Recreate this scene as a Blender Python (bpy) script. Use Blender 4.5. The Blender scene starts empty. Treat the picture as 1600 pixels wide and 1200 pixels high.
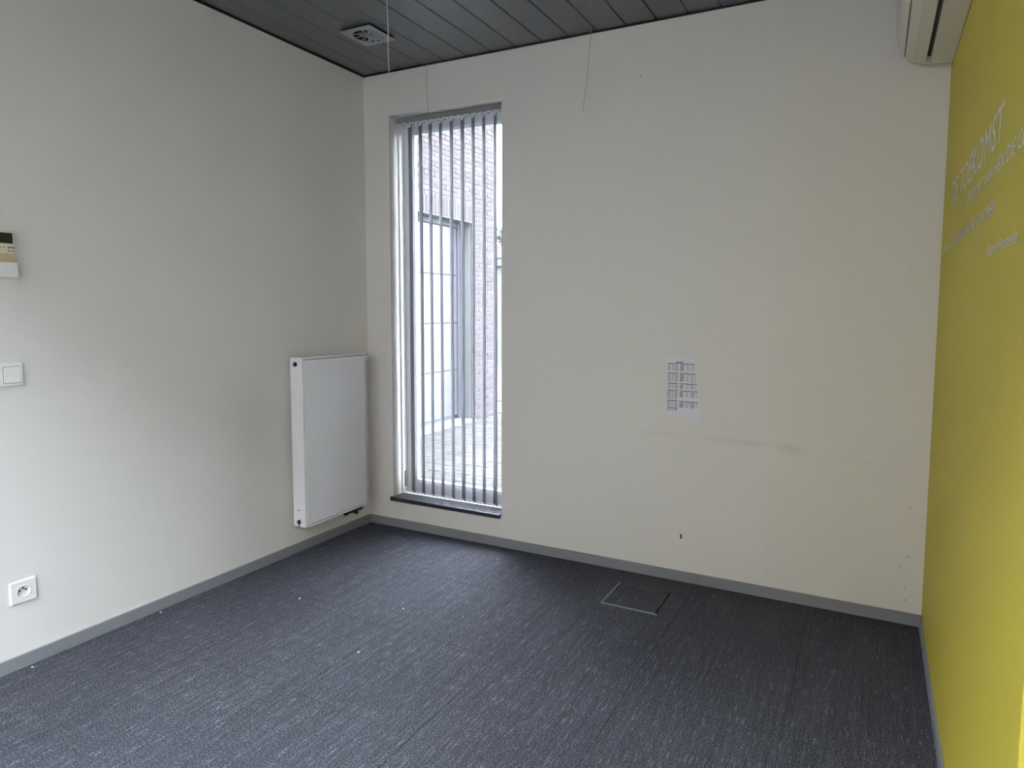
import bpy, bmesh, math, random
from mathutils import Vector, Matrix
random.seed(7)
S = bpy.context.scene
COL = S.collection

# ------------------------------------------------------------------ camera
CAM = Vector((2.6791, -3.0078, 1.2923))
YAW, PITCH, ROLL, FPX = -0.4579, -0.0822, 0.0065, 1026.74
PPX, PPY = 858.0, 566.2                       # principal point in the 1600x1200 frame
f_ = Vector((math.sin(YAW)*math.cos(PITCH), math.cos(YAW)*math.cos(PITCH), math.sin(PITCH)))
r0 = Vector((math.cos(YAW), -math.sin(YAW), 0)); u0 = r0.cross(f_)
r_ = math.cos(ROLL)*r0 + math.sin(ROLL)*u0
u_ = -math.sin(ROLL)*r0 + math.cos(ROLL)*u0
cd = bpy.data.cameras.new('camera'); cam = bpy.data.objects.new('camera', cd); COL.objects.link(cam)
M3 = Matrix((r_, u_, -f_)).transposed()
cam.matrix_world = Matrix.Translation(CAM) @ M3.to_4x4()
cd.sensor_fit = 'HORIZONTAL'; cd.sensor_width = 36.0; cd.lens = FPX*36/1600
cd.shift_x = (800-PPX)/1600; cd.shift_y = (PPY-600)/1600
cd.clip_start = 0.02; cd.clip_end = 200
S.camera = cam
def pix(x, y, axis, val):                     # photo pixel -> point on the plane axis = val
    d = (x-PPX)/FPX*r_ - (y-PPY)/FPX*u_ + f_
    return CAM + d*((val-CAM[axis])/d[axis])

# ------------------------------------------------------------------ world: even overcast sky
w = bpy.data.worlds.new('overcast_sky'); S.world = w; w.use_nodes = True
bg = w.node_tree.nodes['Background']
bg.inputs[0].default_value = (0.81, 0.905, 1.0, 1); bg.inputs[1].default_value = 57.0
S.view_settings.view_transform = 'Standard'; S.view_settings.look = 'None'
S.view_settings.exposure = 0.10; S.view_settings.gamma = 1.0
S.view_settings.use_curve_mapping = False
S.cycles.max_bounces = 14; S.cycles.diffuse_bounces = 10; S.cycles.transparent_max_bounces = 16
S.cycles.sample_clamp_indirect = 10

# ------------------------------------------------------------------ room numbers (metres)
W, H, Y0 = 2.9039, 2.600, -3.27               # right wall, ceiling, wall behind the camera
WX0, WX1, WZ0, WZ1 = 0.179, 0.9145, 0.180, 2.366   # window opening
YG = -1.842                                   # end of the green wall
ZG = -0.10                                    # ground outside

# ------------------------------------------------------------------ materials
def lin(c):
    c = [x/255 for x in c]
    return tuple((x/12.92 if x <= .04045 else ((x+.055)/1.055)**2.4) for x in c) + (1,)
MATS = {}
class N:
    def __init__(s, name, base=(128,128,128), rough=.5, metal=0, spec=.5):
        m = s.m = bpy.data.materials.new(name); m.use_nodes = True; s.t = m.node_tree
        s.b = s.t.nodes['Principled BSDF']; s.out = s.t.nodes['Material Output']
        s.b.inputs['Base Color'].default_value = lin(base); s.b.inputs['Roughness'].default_value = rough
        s.b.inputs['Metallic'].default_value = metal; s.b.inputs['Specular IOR Level'].default_value = spec
        MATS[name] = m
    def n(s, typ, **kw):
        x = s.t.nodes.new(typ)
        for k, v in kw.items():
            if k.startswith('i_'): x.inputs[k[2:].replace('_', ' ')].default_value = v
            else: setattr(x, k, v)
        return x
    def l(s, a, b): s.t.links.new(a, b)
    def pos(s, scale=(1,1,1), loc=(0,0,0)):
        g = s.n('ShaderNodeNewGeometry'); mp = s.n('ShaderNodeMapping')
        mp.inputs['Scale'].default_value = scale; mp.inputs['Location'].default_value = loc
        s.l(g.outputs['Position'], mp.inputs['Vector']); return mp.outputs[0]
    def noise(s, scale, vec, detail=2, rough=.5):
        x = s.n('ShaderNodeTexNoise'); x.inputs['Scale'].default_value = scale
        x.inputs['Detail'].default_value = detail; x.inputs['Roughness'].default_value = rough
        s.l(vec, x.inputs['Vector']); return x.outputs['Fac']
    def ramp(s, fac, stops):
        x = s.n('ShaderNodeValToRGB'); e = x.color_ramp.elements
        while len(e) < len(stops): e.new(.5)
        for k, (p, c) in zip(e, stops): k.position = p; k.color = c if len(c) == 4 else lin(c)
        s.l(fac, x.inputs[0]); return x.outputs[0]
    def math(s, op, a, b=None, clamp=False):
        x = s.n('ShaderNodeMath', operation=op); x.use_clamp = clamp
        for i, v in enumerate((a, b)):
            if v is None: continue
            if isinstance(v, (int, float)): x.inputs[i].default_value = v
            else: s.l(v, x.inputs[i])
        return x.outputs[0]
    def mix(s, fac, a, b):
        x = s.n('ShaderNodeMix', data_type='RGBA')
        for i, v in ((0, fac), (6, a), (7, b)):
            if isinstance(v, (int, float)): x.inputs[i].default_value = v
            elif isinstance(v, tuple): x.inputs[i].default_value = v if len(v) == 4 else lin(v)
            else: s.l(v, x.inputs[i])
        return x.outputs[2]
    def color(s, sock): s.l(sock, s.b.inputs['Base Color'])
    def bump(s, h, strength=.2, dist=.001):
        x = s.n('ShaderNodeBump'); x.inputs['Strength'].default_value = strength; x.inputs['Distance'].default_value = dist
        s.l(h, x.inputs['Height']); s.l(x.outputs[0], s.b.inputs['Normal'])
def simple(name, base, rough=.5, metal=0, spec=.5, bump=None):
    k = N(name, base, rough, metal, spec)
    if bump: k.bump(k.noise(bump[0], k.pos(), 3), bump[1], bump[2])
    return k.m

WALLC = (232, 229, 225)
def wall_paint(name, base, stains=False):
    k = N(name, base, .62, 0, .35)
    p = k.pos(); c = k.mix(k.noise(1.3, p, 3), tuple(int(x*.985) for x in base), base)
    if stains:
        g = k.n('ShaderNodeNewGeometry'); sp = k.n('ShaderNodeSeparateXYZ'); k.l(g.outputs['Position'], sp.inputs[0])
        X, Z = sp.outputs[0], sp.outputs[2]
        # rubbed band at desk height: long faint streak with a darker patch at its end
        def blob(cx, cz, sx, sz, amt):
            a = k.math('DIVIDE', k.math('SUBTRACT', X, cx), sx); b = k.math('DIVIDE', k.math('SUBTRACT', Z, cz), sz)
            d = k.math('ADD', k.math('POWER', k.math('ABSOLUTE', a), 2.0), k.math('POWER', k.math('ABSOLUTE', b), 2.0))
            e = k.math('SUBTRACT', 1.0, d, True)
            return k.math('MULTIPLY', e, amt)
        nz = k.noise(26, k.pos((.45, 1, 1.6)), 4, .65)
        tot = None
        for bl in ((2.385, .684, .085, .028, .62), (2.20, .695, .26, .020, .40), (2.62, .66, .22, .012, .18), (1.80, .70, .20, .025, .14),
                   (2.818, .640, .018, .0045, .9), (2.74, .60, .010, .02, .25)):
            q = blob(*bl); tot = q if tot is None else k.math('MAXIMUM', tot, q)
        tot = k.math('MULTIPLY', tot, k.math('MULTIPLY', nz, 1.5), True)
        c = k.mix(k.math('MULTIPLY', tot, .42), c, (150, 140, 130))
        # small drill marks near the right corner
        for cx, cz, rr in ((2.845, .49, .0035), (2.847, .285, .0045), (2.815, .235, .0035), (2.838, .155, .004), (2.842, .100, .0045), (2.80, 1.46, .003), (1.66, 2.37, .004)):
            q = k.math('GREATER_THAN', blob(cx, cz, rr, rr, 1.0), .15); c = k.mix(k.math('MULTIPLY', q, .6), c, (60, 52, 46))
        # right of the filled board joint the paint is a touch warmer
        j = k.math('GREATER_THAN', X, 2.285)
        c = k.mix(k.math('MULTIPLY', j, .28), c, tuple(int(x*y) for x, y in zip(base, (.985, .965, .94))))
    k.color(c); k.bump(k.noise(220, p, 2), .12, .0006); return k.m
wall_paint('wall_white', WALLC); wall_paint('wall_white_back', WALLC, True)
wall_paint('wall_green', (197, 181, 66))
simple('white_plaster', (240, 240, 238), .6)

k = N('carpet', (60, 61, 70), .95, 0, .10)
P = k.pos()
st = k.noise(1, k.pos((260, 16, 1)), 2, .6); st2 = k.noise(1, k.pos((70, 2.2, 1)), 2); fine = k.noise(190, P, 3, .85); big = k.noise(1.6, P, 3)
ln = k.math('MULTIPLY', k.math('SUBTRACT', st, .56, True), 2.3)                    # sparse pale yarn lines
fac = k.math('ADD', k.math('MULTIPLY', k.math('SUBTRACT', fine, .5), 2.3), .47)
fac = k.math('ADD', fac, k.math('ADD', k.math('MULTIPLY', k.math('SUBTRACT', st2, .5), .30), ln))
fac = k.math('ADD', fac, k.math('MULTIPLY', k.math('SUBTRACT', big, .5), .16))
k.color(k.ramp(fac, [(.05, (27, 28, 32)), (.45, (62, 63, 70)), (.75, (96, 96, 104)), (1.0, (146, 145, 152))]))
k.bump(fine, .6, .002)
simple('screed', (70, 70, 72), .9)

k = N('ceiling_metal', (92, 94, 97), .34, .0, .55)
gr = k.noise(1, k.pos((900, 60, 1)), 2, .6); k.bump(gr, .10, .0005)
simple('ceiling_void', (22, 22, 24), .9)
simple('trim_black', (26, 25, 24), .6)
simple('skirting_grey', (136, 138, 142), .45)
simple('stone_sill', (48, 49, 60), .28, 0, .9)
simple('frame_white', (236, 237, 240), .35)
simple('blind_rail', (128, 130, 134), .45)
k = N('blind_fabric', (150, 150, 156), .9, 0, .1)
tr = k.n('ShaderNodeBsdfTranslucent'); tr.inputs[0].default_value = lin((150, 150, 158)); mx = k.n('ShaderNodeMixShader'); mx.inputs[0].default_value = .06
k.l(k.b.outputs[0], mx.inputs[1]); k.l(tr.outputs[0], mx.inputs[2]); k.l(mx.outputs[0], k.out.inputs[0])
simple('chain_white', (245, 245, 245), .4)
simple('hinge_brown', (132, 122, 108), .5, .3)
def glass(name, tint):
    k = N(name); k.t.nodes.remove(k.b)
    tb = k.n('ShaderNodeBsdfTransparent'); tb.inputs[0].default_value = tint
    gb = k.n('ShaderNodeBsdfGlossy'); gb.inputs['Roughness'].default_value = .02
    lw = k.n('ShaderNodeLayerWeight'); lw.inputs['Blend'].default_value = .5     # Schlick reflectance, same from both faces
    fr = k.math('ADD', k.math('MULTIPLY', k.math('POWER', lw.outputs['Facing'], 5.0), .96), .04)
    mx = k.n('ShaderNodeMixShader'); k.l(fr, mx.inputs[0]); k.l(tb.outputs[0], mx.inputs[1]); k.l(gb.outputs[0], mx.inputs[2]); k.l(mx.outputs[0], k.out.inputs[0])
glass('glass_solar', (.66, .66, .66, 1)); glass('glass_clear', (.96, .96, .965, 1))   # a pane has two faces
simple('radiator_white', (240, 240, 243), .33)
simple('radiator_inside', (84, 84, 88), .6)
simple('dark_metal', (70, 68, 66), .35, .8)
simple('nickel', (120, 118, 114), .3, .9)
simple('plastic_white', (238, 238, 236), .38)
simple('plastic_cream', (222, 212, 190), .45)
simple('plastic_grey_print', (110, 108, 112), .5)
simple('plastic_tan', (196, 178, 140), .5)
simple('lcd_dark', (44, 50, 44), .25)
simple('black', (12, 12, 12), .6)
simple('ac_white', (214, 208, 194), .42)
simple('ac_line', (120, 112, 102), .6)
simple('vent_grey', (150, 153, 155), .4)
simple('vent_dark', (18, 18, 18), .9)
simple('letter_white', (226, 227, 226), .5)
simple('paper', (232, 232, 240), .8)
simple('ink', (142, 142, 150), .8); simple('ink_dark', (100, 100, 108), .8); simple('ink_light', (182, 182, 190), .8)
simple('box_frame', (118, 128, 138), .4, .2)
simple('wire_white', (214, 214, 208), .5)
simple('wire_grey', (150, 148, 142), .5)
simple('crumb_white', (214, 212, 204), .8)
# outside
def brick_mat(name, stops, obj=True):
    k = N(name, (150, 140, 135), .9, 0, .08)
    if obj:
        oi = k.n('ShaderNodeObjectInfo'); r = oi.outputs['Random']
    else:
        r = k.noise(7, k.pos(), 2)
    c = k.ramp(r, stops); c = k.mix(k.math('MULTIPLY', k.noise(60, k.pos(), 3), .35), c, stops[0][1]); k.color(c)
    k.bump(k.noise(180, k.pos(), 3), .4, .002); return k.m
brick_mat('brick_pale', [(0, (44, 41, 41)), (.5, (48, 44, 44)), (1, (52, 48, 48))])
brick_mat('brick_pale_far', [(.2, (42, 39, 36)), (.5, (48, 45, 43)), (.8, (53, 51, 48))], False)
brick_mat('paver', [(0, (37, 37, 35)), (.5, (46, 44, 42)), (1, (49, 47, 46))])
brick_mat('paver_far', [(.2, (37, 37, 35)), (.5, (46, 44, 42)), (.8, (49, 47, 46))], False)
simple('mortar', (40, 38, 38), .95); simple('joint_sand', (37, 37, 34), .95)
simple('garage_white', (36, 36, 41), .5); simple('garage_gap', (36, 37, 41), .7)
simple('concrete_pale', (56, 56, 57), .85, bump=(40, .3, .003)); simple('concrete_grey', (47, 49, 52), .9)
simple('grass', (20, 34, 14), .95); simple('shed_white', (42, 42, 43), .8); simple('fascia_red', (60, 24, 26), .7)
simple('leaf_green', (18, 28, 24), .8); simple('bark', (50, 41, 34), .9)
simple('dark_brick', (114, 107, 100), .9)
simple('roof_felt', (60, 60, 62), .9)
simple('door_paint', (228, 226, 220), .45)

# ------------------------------------------------------------------ mesh helpers
class MB:
    def __init__(s): s.v, s.f = [], []
    def add(s, vs, fs):
        n = len(s.v); s.v += [tuple(v) for v in vs]; s.f += [tuple(i+n for i in q) for q in fs]; return s
    def box(s, x0, x1, y0, y1, z0, z1):
        return s.add([(x, y, z) for z in (z0, z1) for y in (y0, y1) for x in (x0, x1)],
                     [(0,2,3,1), (4,5,7,6), (0,1,5,4), (2,6,7,3), (0,4,6,2), (1,3,7,5)])
    def tube(s, pts, rad, seg=8):
        pts = [Vector(p) for p in pts]; vs = []; fs = []; up = Vector((0, 0, 1))
        for i, p in enumerate(pts):
            d = (pts[min(i+1, len(pts)-1)] - pts[max(i-1, 0)]).normalized()
            a = d.cross(up if abs(d.z) < .9 else Vector((1, 0, 0))).normalized(); b = d.cross(a)
            rr = rad[i] if isinstance(rad, (list, tuple)) else rad
            vs += [p + rr*(math.cos(t)*a + math.sin(t)*b) for t in (2*math.pi*j/seg for j in range(seg))]
        for i in range(len(pts)-1):
            for j in range(seg):
                fs.append((i*seg+j, i*seg+(j+1) % seg, (i+1)*seg+(j+1) % seg, (i+1)*seg+j))
        fs += [tuple(range(seg)), tuple((len(pts)-1)*seg+j for j in range(seg))]
        return s.add(vs, fs)
    def prism(s, poly, axis, a, b):           # poly of 2D points, extruded along axis
        n = len(poly)
        def pt(q, t):
            return {0: (t, q[0], q[1]), 1: (q[0], t, q[1]), 2: (q[0], q[1], t)}[axis]
        vs = [pt(q, a) for q in poly] + [pt(q, b) for q in poly]
        return s.add(vs, [tuple(range(n)), tuple(range(n, 2*n))] + [(i, (i+1) % n, n+(i+1) % n, n+i) for i in range(n)])
    def mesh(s, name, bevel=0, seg=2, smooth=False):
        bm = bmesh.new(); vs = [bm.verts.new(v) for v in s.v]
        for q in s.f:
            try: bm.faces.new([vs[i] for i in q])
            except ValueError: pass
        bmesh.ops.recalc_face_normals(bm, faces=bm.faces)
        if bevel:
            ed = [e for e in bm.edges if len(e.link_faces) == 2 and e.calc_face_angle() > .6]
            bmesh.ops.bevel(bm, geom=ed, offset=bevel, segments=seg, affect='EDGES', profile=.5, clamp_overlap=True)
        me = bpy.data.meshes.new(name); bm.to_mesh(me); bm.free()
        if smooth: me.shade_smooth()
        return me
    def build(s, name, mat, parent=None, bevel=0, seg=2, smooth=False, loc=None):
        return link(name, s.mesh(name, bevel, seg, smooth), mat, parent, loc)
def link(name, me, mat, parent=None, loc=None):
    if mat and not me.materials: me.materials.append(MATS[mat])
    o = bpy.data.objects.new(name, me); COL.objects.link(o)
    if parent: o.parent = parent
    if loc: o.location = loc
    return o
def tag(o, label=None, cat=None, group=None, kind=None):
    for k_, v in (('label', label), ('category', cat), ('group', group), ('kind', kind)):
        if v: o[k_] = v
    return o
def thing(name, label, cat, loc=(0, 0, 0), group=None):
    o = bpy.data.objects.new(name, None); o.empty_display_size = .05; COL.objects.link(o); o.location = loc
    return tag(o, label, cat, group)
def struct(o, label, cat=None): return tag(o, label, cat, None, 'structure')
def frame_boxes(mb, x0, x1, z0, z1, wd, ya, yb):   # rectangular frame in the xz plane, no overlaps
    mb.box(x0, x1, ya, yb, z0, z0+wd).box(x0, x1, ya, yb, z1-wd, z1)
    return mb.box(x0, x0+wd, ya, yb, z0+wd, z1-wd).box(x1-wd, x1, ya, yb, z0+wd, z1-wd)

# ================================================================== SETTING
TH = .006                                     # carpet tile thickness
fl = struct(MB().box(-.30, W+.32, Y0-.10, .33, ZG-.10, -TH).build('floor', 'screed'), 'dark grey striped carpet tile floor of the empty office', 'floor')
gx = [0.0] + [.48+.5*i for i in range(5)] + [W]; gy = [0.0] + [-.49-.5*i for i in range(6)] + [Y0]
HX0, HX1, HY0, HY1 = 1.650, 1.906, -.397, -.145    # floor box cut-out
g_ = .0005
for i in range(len(gx)-1):
    for j in range(len(gy)-1):
        a, b, c, d = gx[i]+g_, gx[i+1]-g_, gy[j+1]+g_, gy[j]-g_
        m = MB()
        if a < HX0 and HX1 < b and c < HY0 and HY1 < d:
            m.box(a, HX0, c, d, -TH, 0).box(HX1, b, c, d, -TH, 0).box(HX0, HX1, c, HY0, -TH, 0).box(HX0, HX1, HY1, d, -TH, 0)
            m.build('carpet_tile', 'carpet', fl)
        else:
            m.box(a, b, c, d, -TH, 0).build('carpet_tile', 'carpet', fl, bevel=.0005, seg=1)
m = MB().box(W, W+.20, -2.80, YG, -TH, 0); m.build('carpet_tile', 'carpet', fl)

# back wall: room-side leaf and outer leaf (the window sits behind the room-side leaf)
WR = WX1 + .045
m = MB()
for (ya, yb, xr, zt, zb, xl) in ((0, .075, WX1, WZ1, WZ0-.024, -.3), (.075, .24, WR, WZ1, WZ0-.024, -2.2)):
    m.box(xl, WX0, ya, yb, -.1, 3.0).box(xr, W+.32, ya, yb, -.1, 3.0)
    m.box(WX0, xr, ya, yb, zt, 3.0).box(WX0, xr, ya, yb, -.1, zb)
struct(m.build('wall_back', 'wall_white_back'), 'white painted wall with the tall narrow window and rubbed marks', 'wall')
struct(MB().box(-.30, 0, Y0-.10, 0, -.1, 3.0).build('wall_left', 'wall_white'), 'white painted wall carrying the radiator, switch and socket', 'wall')
struct(MB().box(W, W+.20, YG, 0, -.1, 3.0).build('wall_right', 'wall_green', bevel=.002), 'yellow-green painted wall with white lettering', 'wall')
DY0, DY1, DZ = -2.80, YG-.012, 2.10
struct(MB().box(W, W+.20, Y0-.1, DY0, -.1, 3.0).box(W, W+.20, DY0, YG, DZ, 3.0).box(W+.20, W+.32, Y0-.1, 0, -.1, 3.0).build('wall_doorway', 'wall_white'),
       'white painted wall around the door beside the yellow-green wall', 'wall')
d1 = struct(MB().box(W+.14, W+.18, DY0+.004, DY1-.004, .004, DZ-.004).build('door_1', 'door_paint', bevel=.002), 'added unseen white flush door in the recess past the yellow-green wall', 'door')  # unseen door, added closed to keep side light out of the room
MB().tube([(W+.14, DY0+.10, 1.02), (W+.095, DY0+.10, 1.02), (W+.09, DY0+.12, 1.02), (W+.09, DY0+.22, 1.02)], .009, 10).build('door_handle', 'nickel', d1, smooth=True)
# wall behind the camera with wide glazing to the ceiling
GX0, GX1, GZ0, GZ1 = .06, W-.06, .04, 2.575
m = MB(); m.box(0, GX0, Y0-.1, Y0, -.1, 3.0).box(GX1, W, Y0-.1, Y0, -.1, 3.0).box(GX0, GX1, Y0-.1, Y0, GZ1, 3.0).box(GX0, GX1, Y0-.1, Y0, -.1, GZ0)
struct(m.build('wall_front', 'wall_white'), 'white wall with wide full-height glazing opposite the narrow window', 'wall')
w2 = struct(frame_boxes(MB(), GX0, GX1, GZ0, GZ1, .05, Y0-.09, Y0-.03).build('window_2', 'frame_white'), 'wide full-height glazing opposite the narrow window', 'window')
MB().box((GX0+GX1)/2-.025, (GX0+GX1)/2+.025, Y0-.09, Y0-.03, GZ0+.05, GZ1-.05).build('mullion', 'frame_white', w2)
for a, b in ((GX0+.05, (GX0+GX1)/2-.025), ((GX0+GX1)/2+.025, GX1-.05)):
    MB().box(a, b, Y0-.063, Y0-.057, GZ0+.05, GZ1-.05).build('pane', 'glass_solar', w2)

# ceiling: slab plus linear metal strips
ce = struct(MB().box(-.30, W+.32, Y0-.10, .33, 2.66, 3.05).build('ceiling', 'ceiling_void'), 'dark grey linear metal strip ceiling', 'ceiling')
sx = [.010] + [.125+.1462*i for i in range(19)] + [W-.010]
for a, b in zip(sx[:-1], sx[1:]):
    a, b = a+.0015, b-.0015
    pr = [(a, 2.612), (a+.0035, 2.6075), (b-.0035, 2.6075), (b, 2.612), (b, 2.632), (a, 2.632)]
    MB().prism(pr, 1, Y0+.008, -.010).build('ceiling_strip', 'ceiling_metal', ce)
for i, b in enumerate(((0, .010, Y0, 0), (.010, W-.010, -.010, 0), (W-.010, W, Y0, 0), (.010, W-.010, Y0, Y0+.008))):
    o = struct(MB().box(b[0], b[1], b[2], b[3], 2.600, 2.660).build('trim_%d' % (i+1), 'trim_black'),
               ('thin black edge trim where the ceiling meets the white radiator wall', 'thin black edge trim where the ceiling meets the window wall',
                'thin black edge trim where the ceiling meets the yellow-green wall', 'thin black edge trim where the ceiling meets the wide glazing')[i], 'trim')
# skirting
BH = .0495
struct(MB().box(0, .009, Y0, 0, 0, BH).build('baseboard_left', 'skirting_grey', bevel=.001, seg=1), 'slim grey baseboard under the radiator and wall socket', 'baseboard')
struct(MB().box(.009, 1.98, -.009, 0, 0, BH).box(1.9812, W-.009, -.009, 0, 0, BH).build('baseboard_back', 'skirting_grey', bevel=.001, seg=1), 'slim grey baseboard under the narrow window', 'baseboard')
struct(MB().box(W-.009, W, YG, 0, 0, BH).build('baseboard_right', 'skirting_grey', bevel=.001, seg=1), 'slim grey baseboard under the yellow-green wall', 'baseboard')

# ------------------------------------------------------------------ window in the back wall
FZ0, FZ1 = WZ0, WZ1
m = MB(); m.box(WX0, WX0+.012, .075, .155, FZ0, FZ1).box(WR-.012, WR, .075, .155, FZ0, FZ1)
m.box(WX0+.012, WR-.012, .075, .155, FZ1-.012, FZ1).box(WX0+.012, WR-.012, .100, .155, FZ0, FZ0+.010)
w1 = struct(m.build('window_1', 'frame_white', bevel=.002), 'tall narrow white framed window beside the radiator', 'window')
m = frame_boxes(MB(), WX0+.013, WR-.013, FZ0+.011, FZ1-.013, .062, .115, .140)
m.build('sash', 'frame_white', w1, bevel=.004)
m = frame_boxes(MB(), WX0+.075, WR-.075, FZ0+.073, FZ1-.075, .014, .117, .138)
m.build('glazing_bead', 'frame_white', w1, bevel=.003)
MB().box(WX0+.085, WR-.085, .122, .126, FZ0+.083, FZ1-.085).build('pane', 'glass_clear', w1)
MB().box(.164, .911, -.016, .100, .156, .1795).build('window_sill', 'stone_sill', w1, bevel=.002)
MB().tube([(WX0+.0125, .093, .222), (WX0+.0125, .093, .314)], .006, 10).build('hinge', 'hinge_brown', w1)
tag(w1.children[-1], 'small brown hinge'); tag(w1.children[-2], 'dark polished stone sill')

# ------------------------------------------------------------------ vertical blind
vb = thing('vertical_blind', 'grey vertical blind with open fabric slats hanging in the narrow window', 'blind', (0, 0, WZ0))
oz = -WZ0
MB().box(.186, .911, .052, .092, 2.329+oz, 2.358+oz).build('headrail', 'blind_rail', vb, bevel=.002)
sxs = [.270, .3445, .413, .4825, .5545, .625, .6955, .7645, .836]
offs = [17.5, 16, 15, 14.5, 15.5, 17.5, 14.5, 15, 17]; tw = [.0, .015, .02, -.012, .01, .0, .012, -.015, -.07]
for i, x in enumerate(sxs):
    va = math.atan2(2.679-x, 3.083)
    vs, fs = [], []; NZ, NW = 12, 5
    for iz in range(NZ+1):
        z = .200 + (2.318-.200)*iz/NZ; t = (z-1.2)/1.1
        a = va + math.radians(offs[i]) + tw[i]*t
        dx, dy = -math.sin(a), math.cos(a)
        for iw in range(NW+1):
            s_ = (iw/NW-.5); wd = .066; bow = .0022*(1-4*s_*s_) + .001*math.sin(3*t+i)
            vs.append((x + s_*wd*dx + bow*dy, .072 + s_*wd*dy - bow*dx, z+oz))
    for iz in range(NZ):
        for iw in range(NW):
            q = iz*(NW+1)+iw; fs.append((q, q+1, q+NW+2, q+NW+1))
    # keep clear of the sash: shift so the rear edge stays in front of it
    ymax = max(v[1] for v in vs); vs = [(v[0], v[1]-(ymax-.092), v[2]) for v in vs]
    me = MB().add(vs, fs).mesh('slat', smooth=True)
    o = link('slat', me, 'blind_fabric', vb)
    so = o.modifiers.new('thickness', 'SOLIDIFY'); so.thickness = .0009
    MB().box(x-.006, x+.006, .070, .076, 2.310+oz, 2.3289+oz).build('clip', 'chain_white', o)
hk = [.263+.0699*i for i in range(9)]
pts = []
for i in range(73):
    x = .192 + (.909-.192)*i/72
    pts.append((x, .046+.002*math.sin(i*1.9), 2.3265+oz+.0028*math.sin(i*1.35)))
MB().tube(pts, .0019, 6).build('chain', 'chain_white', vb)
MB().tube([(p[0], p[1]+.003, p[2]-.006-.0012*math.sin(i*.9)) for i, p in enumerate(pts)], .0019, 6).build('chain', 'chain_white', vb)
for x in hk:
    MB().tube([(x, .046, 2.327+oz), (x, .045, 2.306+oz)], .0026, 6).build('hook', 'chain_white', vb)

# ------------------------------------------------------------------ radiator
ra = thing('radiator', 'white flat panel radiator on the white wall beside the window', 'radiator', (0, -.37, .157))
ox, oy, oz = 0, .37, -.157
def R(m_, *b): return m_.box(b[0], b[1], b[2]+oy, b[3]+oy, b[4]+oz, b[5]+oz)
RY0, RY1, RX0, RX1, RZ0, RZ1 = -.600, -.140, .020, .103, .157, 1.035
R(MB(), RX1-.012, RX1+.003, RY0+.012, RY1-.012, RZ0+.012, RZ1-.014).build('front_panel', 'radiator_white', ra, bevel=.0025)
m = MB(); R(m, RX1-.012, RX1+.001, RY0+.003, RY0+.008, RZ0, RZ1-.002); R(m, RX1-.012, RX1+.001, RY1-.008, RY1-.003, RZ0, RZ1-.002)
R(m, RX1-.012, RX1+.001, RY0+.008, RY1-.008, RZ0, RZ0+.008); R(m, RX1-.012, RX1+.001, RY0+.008, RY1-.008, RZ1-.010, RZ1-.002)
m.build('casing_edge', 'radiator_white', ra)
R(MB(), RX1-.016, RX1-.0125, RY0+.004, RY1-.004, RZ0+.001, RZ1-.004).build('gap_shade_panel', 'radiator_inside', ra)  # dark sheet standing in for the shade in the gap round the front panel
R(MB(), RX0, RX0+.010, RY0+.004, RY1-.004, RZ0+.012, RZ1-.012).build('rear_panel', 'radiator_white', ra, bevel=.002)
for a, b in ((RY0, RY0+.003), (RY1-.003, RY1)):
    R(MB(), RX0, RX1+.001, a, b, RZ0, RZ1-.002).build('side_panel', 'radiator_white', ra, bevel=.001)
m = MB(); R(m, RX0+.012, RX0+.040, RY0+.02, RY1-.02, RZ0+.03, RZ1-.03)
m.build('convector', 'radiator_inside', ra)
m = MB(); R(m, RX0+.002, RX0+.010, RY0+.004, RY1-.004, RZ1-.006, RZ1); R(m, RX1-.022, RX1-.017, RY0+.004, RY1-.004, RZ1-.005, RZ1)
for i in range(16):
    y = RY0+.008+(RY1-RY0-.020)*i/15; R(m, RX0+.010, RX1-.022, y, y+.006, RZ1-.005, RZ1-.001)
m.build('top_grille', 'radiator_white', ra)
for z in (1.000, .182):
    y = RY0+oy
    p_ = MB().tube([(.058, y-.007, z+oz), (.058, y, z+oz)], [.0105, .012], 14).build('plug', 'dark_metal', ra)
    MB().tube([(.058, y-.0105, z+oz), (.058, y-.007, z+oz)], .0055, 8).build('key_stud', 'nickel', p_)
m = MB(); R(m, .054, .062, RY0-.0012, RY0, .157, .173); m.build('notch', 'dark_metal', ra)
m = MB().tube([(.055, RY0+oy-.0012, .243+oz), (.055, RY0+oy, .243+oz)], .004, 8); m.build('screw', 'dark_metal', ra)
y = RY1+oy
hd = MB().tube([(.078, y, 1.002+oz), (.078, y+.008, 1.002+oz), (.078, y+.010, 1.002+oz), (.078, y+.040, 1.002+oz), (.078, y+.048, 1.002+oz)], [.016, .017, .024, .022, .015], 20)\
    .build('thermostat_knob', 'plastic_white', ra)
m = MB()
for t in range(8):
    a = 2*math.pi*t/8; c_, s_ = math.cos(a), math.sin(a)
    m.tube([(.078+.0235*c_, y+.014, 1.002+oz+.0235*s_), (.078+.0222*c_, y+.038, 1.002+oz+.0222*s_)], .0022, 5)
m.build('ribs', 'skirting_grey', hd)
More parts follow.
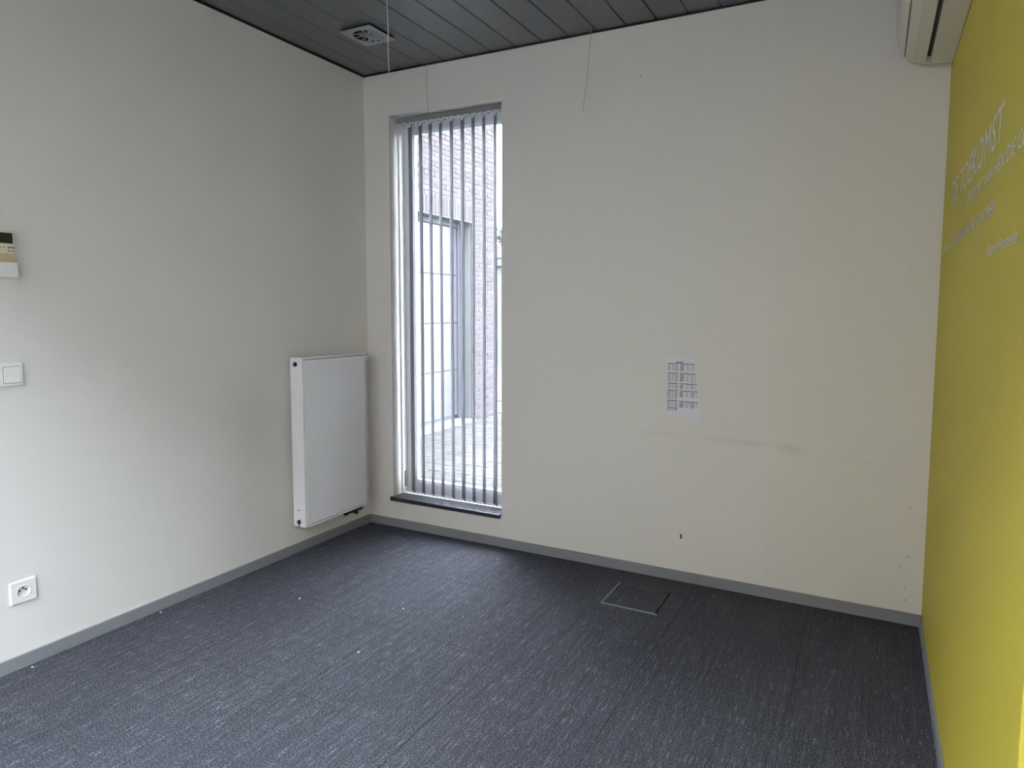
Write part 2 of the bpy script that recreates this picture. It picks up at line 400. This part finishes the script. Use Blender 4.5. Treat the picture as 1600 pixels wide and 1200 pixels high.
# connection block under the radiator
m = MB().tube([(.060, -.262+oy, .135+oz), (.060, -.150+oy, .135+oz)], .0095, 10).tube([(.060, -.225+oy, .135+oz), (.060, -.225+oy, .160+oz)], .009, 10)
m.tube([(.060, -.185+oy, .135+oz), (.060, -.185+oy, .160+oz)], .009, 10).tube([(.060, -.205+oy, .132+oz), (.085, -.205+oy, .124+oz)], [.012, .010], 10)
m.tube([(.060, -.225+oy, .135+oz), (.001, -.225+oy, .135+oz)], .0075, 10).tube([(.060, -.185+oy, .135+oz), (.001, -.185+oy, .135+oz)], .0075, 10)
m.build('connection_valve', 'dark_metal', ra, smooth=False)
for a, b in ((-.276, -.258), (-.158, -.143)):
    MB().tube([(.060, a+oy, .135+oz), (.060, b+oy, .135+oz)], .013, 12).build('valve_cap', 'dark_metal', ra)

# ------------------------------------------------------------------ light switch, socket, remote
ls = thing('light_switch', 'white square light switch on the white wall above the socket', 'light switch', (0, -1.807, 1.051))
MB().box(0, .009, -.041, .041, -.041, .041).build('switch_plate', 'plastic_white', ls, bevel=.003, seg=3)
MB().box(.009, .0094, -.0185, .0315, -.0300, .0285).build('rocker_gap_shade', 'plastic_grey_print', ls)  # raised grey sheet, paints the shade of the gap round the rocker
o = MB().prism([(.0094, -.0280), (.0165, -.0280), (.0125, .0275), (.0094, .0275)], 1, -.0170, .0300).build('rocker', 'plastic_white', ls, bevel=.0008, seg=2)

so = thing('wall_socket', 'white square power socket low on the white wall', 'socket', (0, -1.803, .278))
# plate with a round well
seg = 40; pl = MB(); R1 = .0205; q = .040
sq = []
for i in range(seg):
    a = 2*math.pi*i/seg; c_, s_ = math.cos(a), math.sin(a); k2 = q/max(abs(c_), abs(s_)); sq.append((c_*k2, s_*k2))
ci = [(R1*math.cos(2*math.pi*i/seg), R1*math.sin(2*math.pi*i/seg)) for i in range(seg)]
def ring(mb, A, xa, B, xb):
    n = len(A); vs = [(xa, p[0], p[1]) for p in A] + [(xb, p[0], p[1]) for p in B]
    mb.add(vs, [(i, (i+1) % n, n+(i+1) % n, n+i) for i in range(n)])
sc = lambda L, s: [(p[0]*s, p[1]*s) for p in L]
ring(pl, sq, 0, sc(sq, 1), .006); ring(pl, sc(sq, 1), .006, sc(sq, .95), .0095); ring(pl, sc(sq, .95), .0095, sc(ci, 1.08), .0095); ring(pl, sc(ci, 1.08), .0095, sc(ci, 1.06), .0115); ring(pl, sc(ci, 1.06), .0115, ci, .0115)
ring(pl, ci, .0115, sc(ci, .96), .0015)
pl.build('socket_plate', 'plastic_white', so)
wl = MB().tube([(.001, 0, 0), (.0018, 0, 0)], R1*.96, 28).build('socket_well', 'plastic_white', so)
for yy, zz in ((-.0095, .002), (.0095, .002)):
    MB().tube([(.0018, yy, zz), (.0022, yy, zz)], .0033, 12).build('contact_hole', 'black', so)
MB().tube([(.0018, 0, .0105), (.010, 0, .0105), (.0115, 0, .0105)], [.0026, .0026, .0015], 10).build('earth_pin', 'nickel', so)

ry = -1.8125
rm = thing('remote_control', 'cream air conditioner remote with dark display, standing in its wall holder', 'remote control', (.006, ry, 1.396))
MB().box(0, .019, -.0325, .0365, .004, .150).build('body', 'plastic_cream', rm, bevel=.005, seg=3)
MB().box(.0190, .0198, -.028, .0315, .104, .140).build('display', 'lcd_dark', rm)
MB().box(.0190, .0194, -.028, .0335, .042, .070).build('battery_flap', 'plastic_tan', rm)
for yy in (-.022, -.008, .006, .020, .030):
    MB().box(.0190, .0202, yy-.0035, yy+.0035, .088, .0935).build('button', 'plastic_grey_print' if yy != .006 else 'plastic_tan', rm, bevel=.0003, seg=1)
for yy in (-.022, -.008, .020, .030):
    MB().box(.0190, .0200, yy-.003, yy+.003, .077, .081).build('button', 'plastic_grey_print', rm, bevel=.0003, seg=1)
hl = thing('remote_holder', 'white plastic wall holder under the cream remote control', 'holder', (0, ry, 1.386))
MB().box(0, .005, -.037, .041, .004, .090).build('back_plate', 'plastic_white', hl, bevel=.0015)
m = MB().box(0, .031, -.037, .041, 0, .009).box(.026, .031, -.037, .041, .009, .050).box(.005, .026, -.037, -.0335, .009, .050).box(.005, .026, .0375, .041, .009, .050)
m.build('cup', 'plastic_white', hl, bevel=.0012)

# ------------------------------------------------------------------ floor box
fb = thing('floor_box', 'square metal framed floor box with carpet lid, below the paper sheet', 'floor box', ((HX0+HX1)/2, (HY0+HY1)/2, -TH))
a = .1275; b = .1255; zt = TH+.0022
MB().box(-a, a, -b, -b+.010, .0, zt).build('frame', 'box_frame', fb)  # front and left sides carry the paler, lit tone in their colour
MB().box(-a, -a+.008, -b+.010, b-.004, 0, zt).build('frame', 'box_frame', fb)
MB().box(-a, a, b-.004, b, .0, TH+.0003).build('frame', 'dark_metal', fb)  # back and right sides coloured dark for the unlit edge and shaded gap
MB().box(a-.004, a, -b+.010, b-.004, 0, TH+.0003).build('frame', 'dark_metal', fb)
MB().box(-a+.008, a-.004, -b+.010, b-.004, 0, .001).build('well', 'black', fb)
ld = MB().box(-a+.010, a-.010, -b+.013, b-.006, .001, TH+.0008).build('lid', 'carpet', fb)
MB().box(-a+.009, a-.012, -b+.0112, -b+.013, .001, TH+.0014).build('lid_edge', 'box_frame', ld)
MB().box(-a+.010, -a+.017, b-.075, b-.030, TH+.0008, TH+.0013).build('lid_slot', 'black', ld)

# ------------------------------------------------------------------ ceiling vent
cv = thing('ceiling_vent', 'square grey swirl vent in the strip ceiling near the window', 'vent', (.433, -.450, 2.594))
hw, RC = .0935, .070; sg = 48
sq = []
for i in range(sg):
    a = 2*math.pi*i/sg; c_, s_ = math.cos(a), math.sin(a); kk = hw/max(abs(c_), abs(s_)); sq.append((c_*kk, s_*kk))
ci = [(RC*math.cos(2*math.pi*i/sg), RC*math.sin(2*math.pi*i/sg)) for i in range(sg)]
def ringz(mb, A, za, B, zb):
    n = len(A); mb.add([(p[0], p[1], za) for p in A] + [(p[0], p[1], zb) for p in B], [(i, (i+1) % n, n+(i+1) % n, n+i) for i in range(n)])
m = MB(); ringz(m, sq, 0, ci, -.001); ringz(m, sq, 0, sq, .003); ringz(m, sq, .003, ci, .003); ringz(m, ci, -.001, ci, .003)
m.build('face_plate', 'vent_grey', cv)
m = MB(); s9 = [(p[0]*.88, p[1]*.88) for p in sq]; ringz(m, s9, .003, s9, .0135); m.build('neck', 'vent_dark', cv)
MB().tube([(0, 0, .0125), (0, 0, .0133)], RC*1.1, 40).build('plenum', 'vent_dark', cv)
for i in range(11):
    a = 2*math.pi*i/11; b2 = a - .40
    vs = [(.012*math.cos(a), .012*math.sin(a), -.002), (RC*.99*math.cos(a), RC*.99*math.sin(a), -.003),
          (RC*.97*math.cos(b2), RC*.97*math.sin(b2), .0115), (.012*math.cos(b2), .012*math.sin(b2), .0115)]
    me = MB().add(vs + [(v[0], v[1], v[2]+.001) for v in vs], [(0,1,2,3), (7,6,5,4), (0,4,5,1), (1,5,6,2), (2,6,7,3), (3,7,4,0)]).mesh('blade')
    link('blade', me, 'vent_grey', cv)
MB().tube([(0, 0, -.004), (0, 0, -.001), (0, 0, .012)], [.010, .013, .013], 16).build('hub', 'vent_grey', cv)

# ------------------------------------------------------------------ loose wires left hanging from the ceiling
def wire(pxs, Y, rad, mat, label):
    P = [pix(x, y, 1, Y) for x, y in pxs]; top = P[0]
    P = [Vector((top.x + (top.x-P[1].x)*.1, Y, 2.6075))] + P
    base = P[0].copy(); Q = [p_-base for p_ in P]
    # smooth it a little with extra points
    QQ = []
    for i in range(len(Q)-1):
        for t in range(4): QQ.append(Q[i].lerp(Q[i+1], t/4))
    QQ.append(Q[-1])
    for i, v in enumerate(QQ): v.x += .0012*math.sin(i*1.1)
    o = thing('hanging_wire', label, 'wire', base, 'loose wires hanging from the ceiling')
    MB().tube(QQ, rad, 6).build('conductor', mat, o, smooth=True)
    MB().tube([(0, 0, 0), (0, 0, -.004)], .004, 10).build('grommet', 'black', o)
wire([(605, 5), (606, 50), (608, 115)], -1.05, .0017, 'wire_white', 'short pale loose wire hanging below the ceiling vent')
wire([(667, 5), (667, 90), (667, 150), (670, 178)], -.95, .0009, 'wire_grey', 'thin grey loose wire hanging above the narrow window')
wire([(924, 5), (923, 60), (918, 115), (911, 173)], -.75, .0010, 'wire_grey', 'thin grey loose wire hanging before the blank white wall')

# ------------------------------------------------------------------ air conditioner
ac = thing('air_conditioner', 'off-white wall air conditioner high on the yellow-green wall', 'air conditioner', (W, -.50, 2.215))
L0, L1 = -.38, .42                             # local y: far end sits 8 cm from the back wall
prof = [(-.001, .004), (-.055, .007), (-.075, .010), (-.075, .028), (-.090, .028), (-.090, .011), (-.130, .019), (-.160, .036), (-.160, .275), (-.001, .275)]
m = MB().prism(prof, 1, L0+.004, L1-.004); m.build('body', 'ac_white', ac, bevel=.0015, seg=1)
m = MB().prism([(-.163, .040), (-.171, .042), (-.186, .080), (-.193, .130), (-.197, .200), (-.197, .272), (-.162, .272)], 1, L0, L1)
m.build('front_panel', 'ac_white', ac, bevel=.003)
for a, b in ((L0, L0+.004), (L1-.004, L1)):
    MB().prism([(-.001, .001), (-.060, .003), (-.105, .010), (-.140, .022), (-.1615, .037), (-.1615, .276), (-.001, .276)], 1, a, b).build('end_cap', 'ac_white', ac)
MB().prism([(-.076, .0265), (-.089, .0265), (-.089, .0275), (-.076, .0275)], 1, L0+.02, L1-.02).build('outlet', 'black', ac)
MB().prism([(-.092, .0095), (-.129, .0180), (-.129, .0187), (-.092, .0105)], 1, L0+.015, L1-.015).build('louvre', 'ac_white', ac)

# ------------------------------------------------------------------ lettering on the green wall
wt = thing('wall_lettering', 'white vinyl quotation lettering on the yellow-green wall', 'lettering', (W, -.9, 1.55))
def text_mesh(text, bold):
    cu = bpy.data.curves.new('t', 'FONT'); cu.body = text; cu.size = 1; cu.offset = bold; cu.resolution_u = 3
    to = bpy.data.objects.new('t', cu); COL.objects.link(to)
    dg = bpy.context.evaluated_depsgraph_get(); me = bpy.data.meshes.new_from_object(to.evaluated_get(dg))
    co = [v.co.copy() for v in me.vertices]; fc = [tuple(p_.vertices) for p_ in me.polygons]
    bpy.data.objects.remove(to); bpy.data.curves.remove(cu); bpy.data.meshes.remove(me)
    me = bpy.data.meshes.new('letters'); me.from_pydata(co, [], fc); return me
def line(text, y0, y1, z0, z1, bold, name):
    words = text.split(' '); full = text_mesh(text, bold)
    xs = [v.co.x for v in full.vertices]; ys = [v.co.y for v in full.vertices]; xa, xb, ya, yb = min(xs), max(xs), min(ys), max(ys)
    bpy.data.meshes.remove(full); done = ''
    for wd in words:
        me = text_mesh(wd, bold); right = max(v.co.x for v in me.vertices)
        upto = text_mesh((done+' '+wd).strip(), bold); dx = max(v.co.x for v in upto.vertices)-right; bpy.data.meshes.remove(upto)
        done = (done+' '+wd).strip()
        for v in me.vertices:
            u, t = (v.co.x+dx-xa)/(xb-xa), (v.co.y-ya)/(yb-ya)
            v.co = (-.0008, (y0+(y1-y0)*u)+.9, z0+(z1-z0)*t-1.55)
        me.materials.clear(); me.materials.append(MATS['letter_white'])
        o = bpy.data.objects.new(name, me); COL.objects.link(o); o.parent = wt
line('DE TOEKOMST', -.335, -1.335, 1.650, 1.730, 0, 'headline_word')
line('BEHOORT AAN HEN DIE GELOVEN', -.780, -1.795, 1.586, 1.620, 0, 'text_word')
line('IN DE SCHOONHEID VAN HUN DROMEN', -.165, -1.290, 1.504, 1.535, 0, 'text_word')
line('Eleanor Roosevelt', -1.212, -1.570, 1.416, 1.442, 0, 'signature_word')

# ------------------------------------------------------------------ paper sheet with a printed table
ps = thing('paper_sheet', 'white printed list taped to the blank white wall', 'paper', (1.90, 0, .928))
def pw(cx, cy): return (1.8166+(cx-372)/8.571*.00304, 1.070-(cy-240)/8.571*.00303)
def lift(x, z):
    t = max(0, (x-1.90)/.1)*max(0, (.93-z)/.14); return -.0012-.010*min(1, t)**1.5 - .0025*max(0, (1.835-x)/.02)*max(0, min(1, (.98-z)/.1))
vs = []; nx, nz = 12, 18
for j in range(nz+1):
    t = j/nz; xl = 372-12*t+4*math.sin(t*6); xr = 715+(852-715)*(t**.85); zt = 240; zb = 1040
    for i in range(nx+1):
        s_ = i/nx; x, z = pw(xl+(xr-xl)*s_, zt+(zb-zt+12*s_)*t); vs.append((x-1.90, lift(x, z), z-.928))
o = link('sheet', MB().add(vs, [(j*(nx+1)+i, j*(nx+1)+i+1, (j+1)*(nx+1)+i+1, (j+1)*(nx+1)+i) for j in range(nz) for i in range(nx)]).mesh('sheet', smooth=True), 'paper', ps)
pm = {'ink': MB(), 'ink_dark': MB(), 'ink_light': MB()}
def ink(kind, x0, x1, y0, y1):
    n = max(1, int((x1-x0)/40)); 
    for i in range(n):
        q = []
        for cx, cy in ((x0+(x1-x0)*i/n, y0), (x0+(x1-x0)*(i+1)/n, y0), (x0+(x1-x0)*(i+1)/n, y1), (x0+(x1-x0)*i/n, y1)):
            x, z = pw(cx, cy); q.append((x-1.90, lift(x, z)-.0005, z-.928))
        pm[kind].add(q, [(0, 1, 2, 3)])
ink('ink_dark', 495, 580, 303, 318)
rw = random.Random(3)
def block(x0, x1, y0, y1, cols):
    ink('ink_dark', x0, x1, y0, y0+11)
    y = y0+20
    while y < y1-6:
        for a, b, kd in cols:
            ink(kd, a, a+(b-a)*rw.uniform(.7, 1), y, y+8)
        y += 14
for y0, y1 in ((325, 435), (452, 572), (588, 668), (682, 800), (818, 905), (918, 968)):
    block(384, 524, y0, y1, ((386, 425, 'ink'), (434, 476, 'ink_light'), (484, 522, 'ink')))
for y0, y1, xe in ((325, 435, 735), (452, 572, 755), (588, 668, 770), (684, 768, 785), (825, 918, 795)):
    block(545, xe, y0, y1, ((547, 608, 'ink_dark'), (625, 678, 'ink_light'), (692, xe-30, 'ink'), (xe-22, xe, 'ink_light')))
for kd, mb in pm.items(): tag(mb.build('print', kd, ps), kind='stuff')

# ------------------------------------------------------------------ wall plug and crumbs
wp = thing('wall_plug', 'tiny dark wall plug low on the white wall above the floor box', 'wall plug', (1.901, 0, .217))
MB().tube([(0, -.003, -.009), (0, -.003, .009)], .0028, 8).build('sleeve', 'black', wp)
MB().box(-.0035, .0035, -.0015, 0, -.0105, .0105).build('collar', 'dark_metal', wp)
cr = random.Random(5)
for (x, y), lab in (((.030, -1.327), 'white crumb on the carpet against the baseboard near the radiator'), ((.447, -.967), 'white crumb on the carpet in front of the radiator'),
                    ((.919, -.838), 'white crumb on the carpet in front of the window'), ((.998, -1.199), 'white crumb on the open carpet away from the walls'),
                    ((.034, -1.802), 'white crumb on the carpet below the wall socket')):
    bm = bmesh.new(); bmesh.ops.create_icosphere(bm, subdivisions=2, radius=.0042)
    for v in bm.verts: v.co *= cr.uniform(.75, 1.2); v.co.z = v.co.z*.6+.0024
    me = bpy.data.meshes.new('crumb'); bm.to_mesh(me); bm.free()
    tag(link('crumb', me, 'crumb_white', None, (x, y, 0)), lab, 'crumb', 'crumbs on the carpet')

# ================================================================== OUTSIDE
yd = struct(MB().box(-40, 40, -40, 60, ZG-.30, ZG-.10).build('yard', 'joint_sand'), 'paved yard outside the narrow window', 'yard')
yd.location.z = 0
MB().box(-40, 40, -40, Y0-.11, ZG-.10, ZG).build('paving_slab', 'concrete_grey', yd)
# pavers, running bond along x
pv = MB().box(-.0985, .0985, -.0485, .0485, -.06, 0).mesh('paver', bevel=.004, seg=1); pv.materials.append(MATS['paver'])
far = MB(); npv = 0
lay = MB().box(-1.75, 4, .33, 4.45, ZG-.10, ZG-.008).build('bedding', 'joint_sand', yd)
row = 0; y = .385; pr = random.Random(11)
while y < 4.4:
    x = -1.70 + (.1 if row % 2 else 0)
    while x < 3.4:
        # seen through the panes: between two sight lines from the room
        t = (y+3.0)/(.135+3.0)
        xl = 2.679+(.20-2.679)*t-.12; xr = 2.679+(.86-2.679)*t+.16
        if xl < x < xr and y > .9 and x > -1.66:
            o = bpy.data.objects.new('paver', pv); COL.objects.link(o); o.parent = yd; npv += 1
            o.location = (x, y, ZG+pr.uniform(-.003, .002)); o.rotation_euler = (pr.uniform(-.012, .012), pr.uniform(-.008, .008), pr.uniform(-.01, .01))
        else:
            far.box(x-.0985, x+.0985, y-.0485, y+.0485, ZG-.06, ZG+pr.uniform(-.003, .002))
        x += .2
    y += .1; row += 1
tag(far.build('pavers_beyond', 'paver_far', yd), kind='stuff')
MB().box(-40, 4, 4.45, 5.3, ZG-.10, ZG+.01).build('path', 'concrete_grey', yd)
tag(MB().box(-40, 4, 5.3, 60, ZG-.10, ZG+.03).build('lawn', 'grass', yd), kind='stuff')
MB().box(4, 40, .33, 60, ZG-.10, ZG).build('paving_slab', 'concrete_grey', yd)

# brick wing with garage door
XB, XD, YJ, YE, YS = -1.75, -1.95, 3.87, 4.39, 1.20
wg = MB().box(XB-.45, XB-.006, YJ, YE-.012, ZG, 3.7).box(XB-.45, XB-.006, YS, YJ, 2.33, 3.7).box(XB-.45, XB-.006, .33, YS, ZG, 3.7).box(XB-.45, XD-.06, YS, YJ, ZG, 2.33)
wg = struct(wg.build('wall_wing', 'mortar'), 'pale brick wing wall across the paved yard outside the window', 'wall')
PB = .0555; LB = .2
bk = MB().box(-.05, 0, -.0955, .0955, -.0232, .0232).mesh('brick', bevel=.003, seg=1); bk.materials.append(MATS['brick_pale'])
hb = MB().box(-.05, 0, -.0455, .0455, -.0232, .0232).mesh('brick_half', bevel=.003, seg=1); hb.materials.append(MATS['brick_pale'])
sb = MB().box(-.05, 0, -.0232, .0232, -.0955, .0955).mesh('brick_soldier', bevel=.003, seg=1); sb.materials.append(MATS['brick_pale'])
farb = MB(); nb = 0; br = random.Random(21)
def put(me, y, z):
    global nb
    o = bpy.data.objects.new('brick', me); COL.objects.link(o); o.parent = wg; nb += 1
    o.location = (XB+br.uniform(-.003, .002), y, z); o.rotation_euler = (br.uniform(-.006, .006), 0, br.uniform(-.008, .008))
nc = int((3.7-ZG)/PB)
for c in range(nc):
    z = ZG + PB*(c+.5); full = (z < 2.33 - .0)
    sold = 2.33 <= z < 2.53
    y = YE - (.1 if c % 2 == 0 else .05)
    first = True
    while y > .33:
        half = first and c % 2 == 1
        hl_ = .05 if half else .1
        a, b = y-hl_, y+hl_
        lim = YJ if (full or sold) else None
        skip = False
        if lim is not None and a < lim-.02 and b > YS:      # over the doorway or the soldier course
            if b > lim+.04:                                 # cut brick at the jamb
                ya = lim+.004; me = MB().box(-.05, 0, -(b-.0045-ya)/2, (b-.0045-ya)/2, -.0232, .0232).mesh('brick_cut', bevel=.003, seg=1); me.materials.append(MATS['brick_pale'])
                put(me, (ya+b-.0045)/2, z)
            skip = True
        if not skip:
            if y > 2.82: put(hb if half else bk, y, z)
            else: farb.box(XB-.05, XB+br.uniform(-.003, .002), a+.0045, b-.0045, z-.0232, z+.0232)
        step = (hl_ + .1); y -= step; first = False
y = YJ-.0312
while y > YS:
    if y > 2.82: put(sb, y, 2.43)
    else: farb.box(XB-.05, XB, y-.0232, y+.0232, 2.335, 2.525)
    y -= PB
tag(farb.build('brickwork', 'brick_pale_far', wg), kind='stuff')
jm = MB().box(XD-.06, XB-.05, YJ-.012, YJ, ZG, 2.33); jm.build('jamb', 'concrete_pale', wg)
MB().box(XD-.06, XB-.001, YS, YJ-.012, 2.318, 2.332).build('lintel', 'concrete_grey', wg)
d2 = struct(MB().box(XD-.05, XD-.035, YS, YJ-.012, ZG, 2.318).build('door_2', 'garage_gap'), 'white sectional garage door in the brick wing outside the window', 'door')
zs = [-.045, .525, 1.105, 1.685, 2.262]
for a, b in zip(zs[:-1], zs[1:]):
    MB().box(XD-.035, XD, YS+.01, YJ-.075, a+.004, b-.004).build('door_panel', 'garage_white', d2, bevel=.004)
MB().box(XD-.035, XD+.02, YJ-.073, YJ-.013, ZG, 2.318).build('guide_rail', 'garage_white', d2, bevel=.003)
MB().box(XD-.035, XD+.01, YS+.01, YJ-.075, 2.266, 2.318).build('head_rail', 'garage_gap', d2)
MB().box(XD-.034, XB+.06, YS, YJ-.013, ZG-.05, ZG+.012).build('threshold', 'concrete_pale', d2, bevel=.004)

# far side of the lawn
sh = thing('garden_shed', 'low white outbuilding with red fascia beyond the lawn', 'outbuilding', (-5.5, 10.8, ZG))
MB().box(-3, 2.6, 0, 3, 0, 2.40).build('shed_wall', 'shed_white', sh)
MB().box(-3.1, 2.7, -.12, 3.1, 2.40, 2.58).build('gutter_board', 'concrete_grey', sh)
MB().box(-3.15, 2.75, -.16, 3.15, 2.58, 2.82).build('roof_edge', 'fascia_red', sh)
tr_ = thing('garden_tree', 'bushy green tree rising behind the white outbuilding', 'tree', (-7.6, 15.5, ZG))
MB().tube([(0, 0, 0), (.05, .02, 1.2), (0, .05, 2.6)], [.16, .12, .07], 10).build('trunk', 'bark', tr_)
lf = MB(); lr = random.Random(9)
for i in range(2600):
    d = Vector((lr.gauss(0, 1), lr.gauss(0, 1), lr.gauss(0, 1))).normalized()*(lr.random()**.35)
    c = Vector((d.x*1.7, d.y*1.5, 3.0+d.z*1.05)); a = Vector((lr.gauss(0, 1), lr.gauss(0, 1), lr.gauss(0, 1))).normalized(); b = a.orthogonal().normalized(); s_ = lr.uniform(.06, .12)
    lf.add([c-a*s_, c-b*s_*.5, c+a*s_, c+b*s_*.5], [(0, 1, 2, 3)])
tag(lf.build('foliage', 'leaf_green', tr_), kind='stuff')
# building across the street behind the camera: its roof line sets where the sky begins
nbld = thing('street_building', 'dark brick building across the street facing the wide glazing', 'building', (2, -9.5, ZG))
m = MB().box(-14, 14, -6, 0, 0, 7.0); m.build('facade', 'dark_brick', nbld)
MB().box(-14.1, 14.1, -6.1, .05, 7.0, 7.1).build('roof_edge', 'roof_felt', nbld)
print('pavers', npv, 'bricks', nb)
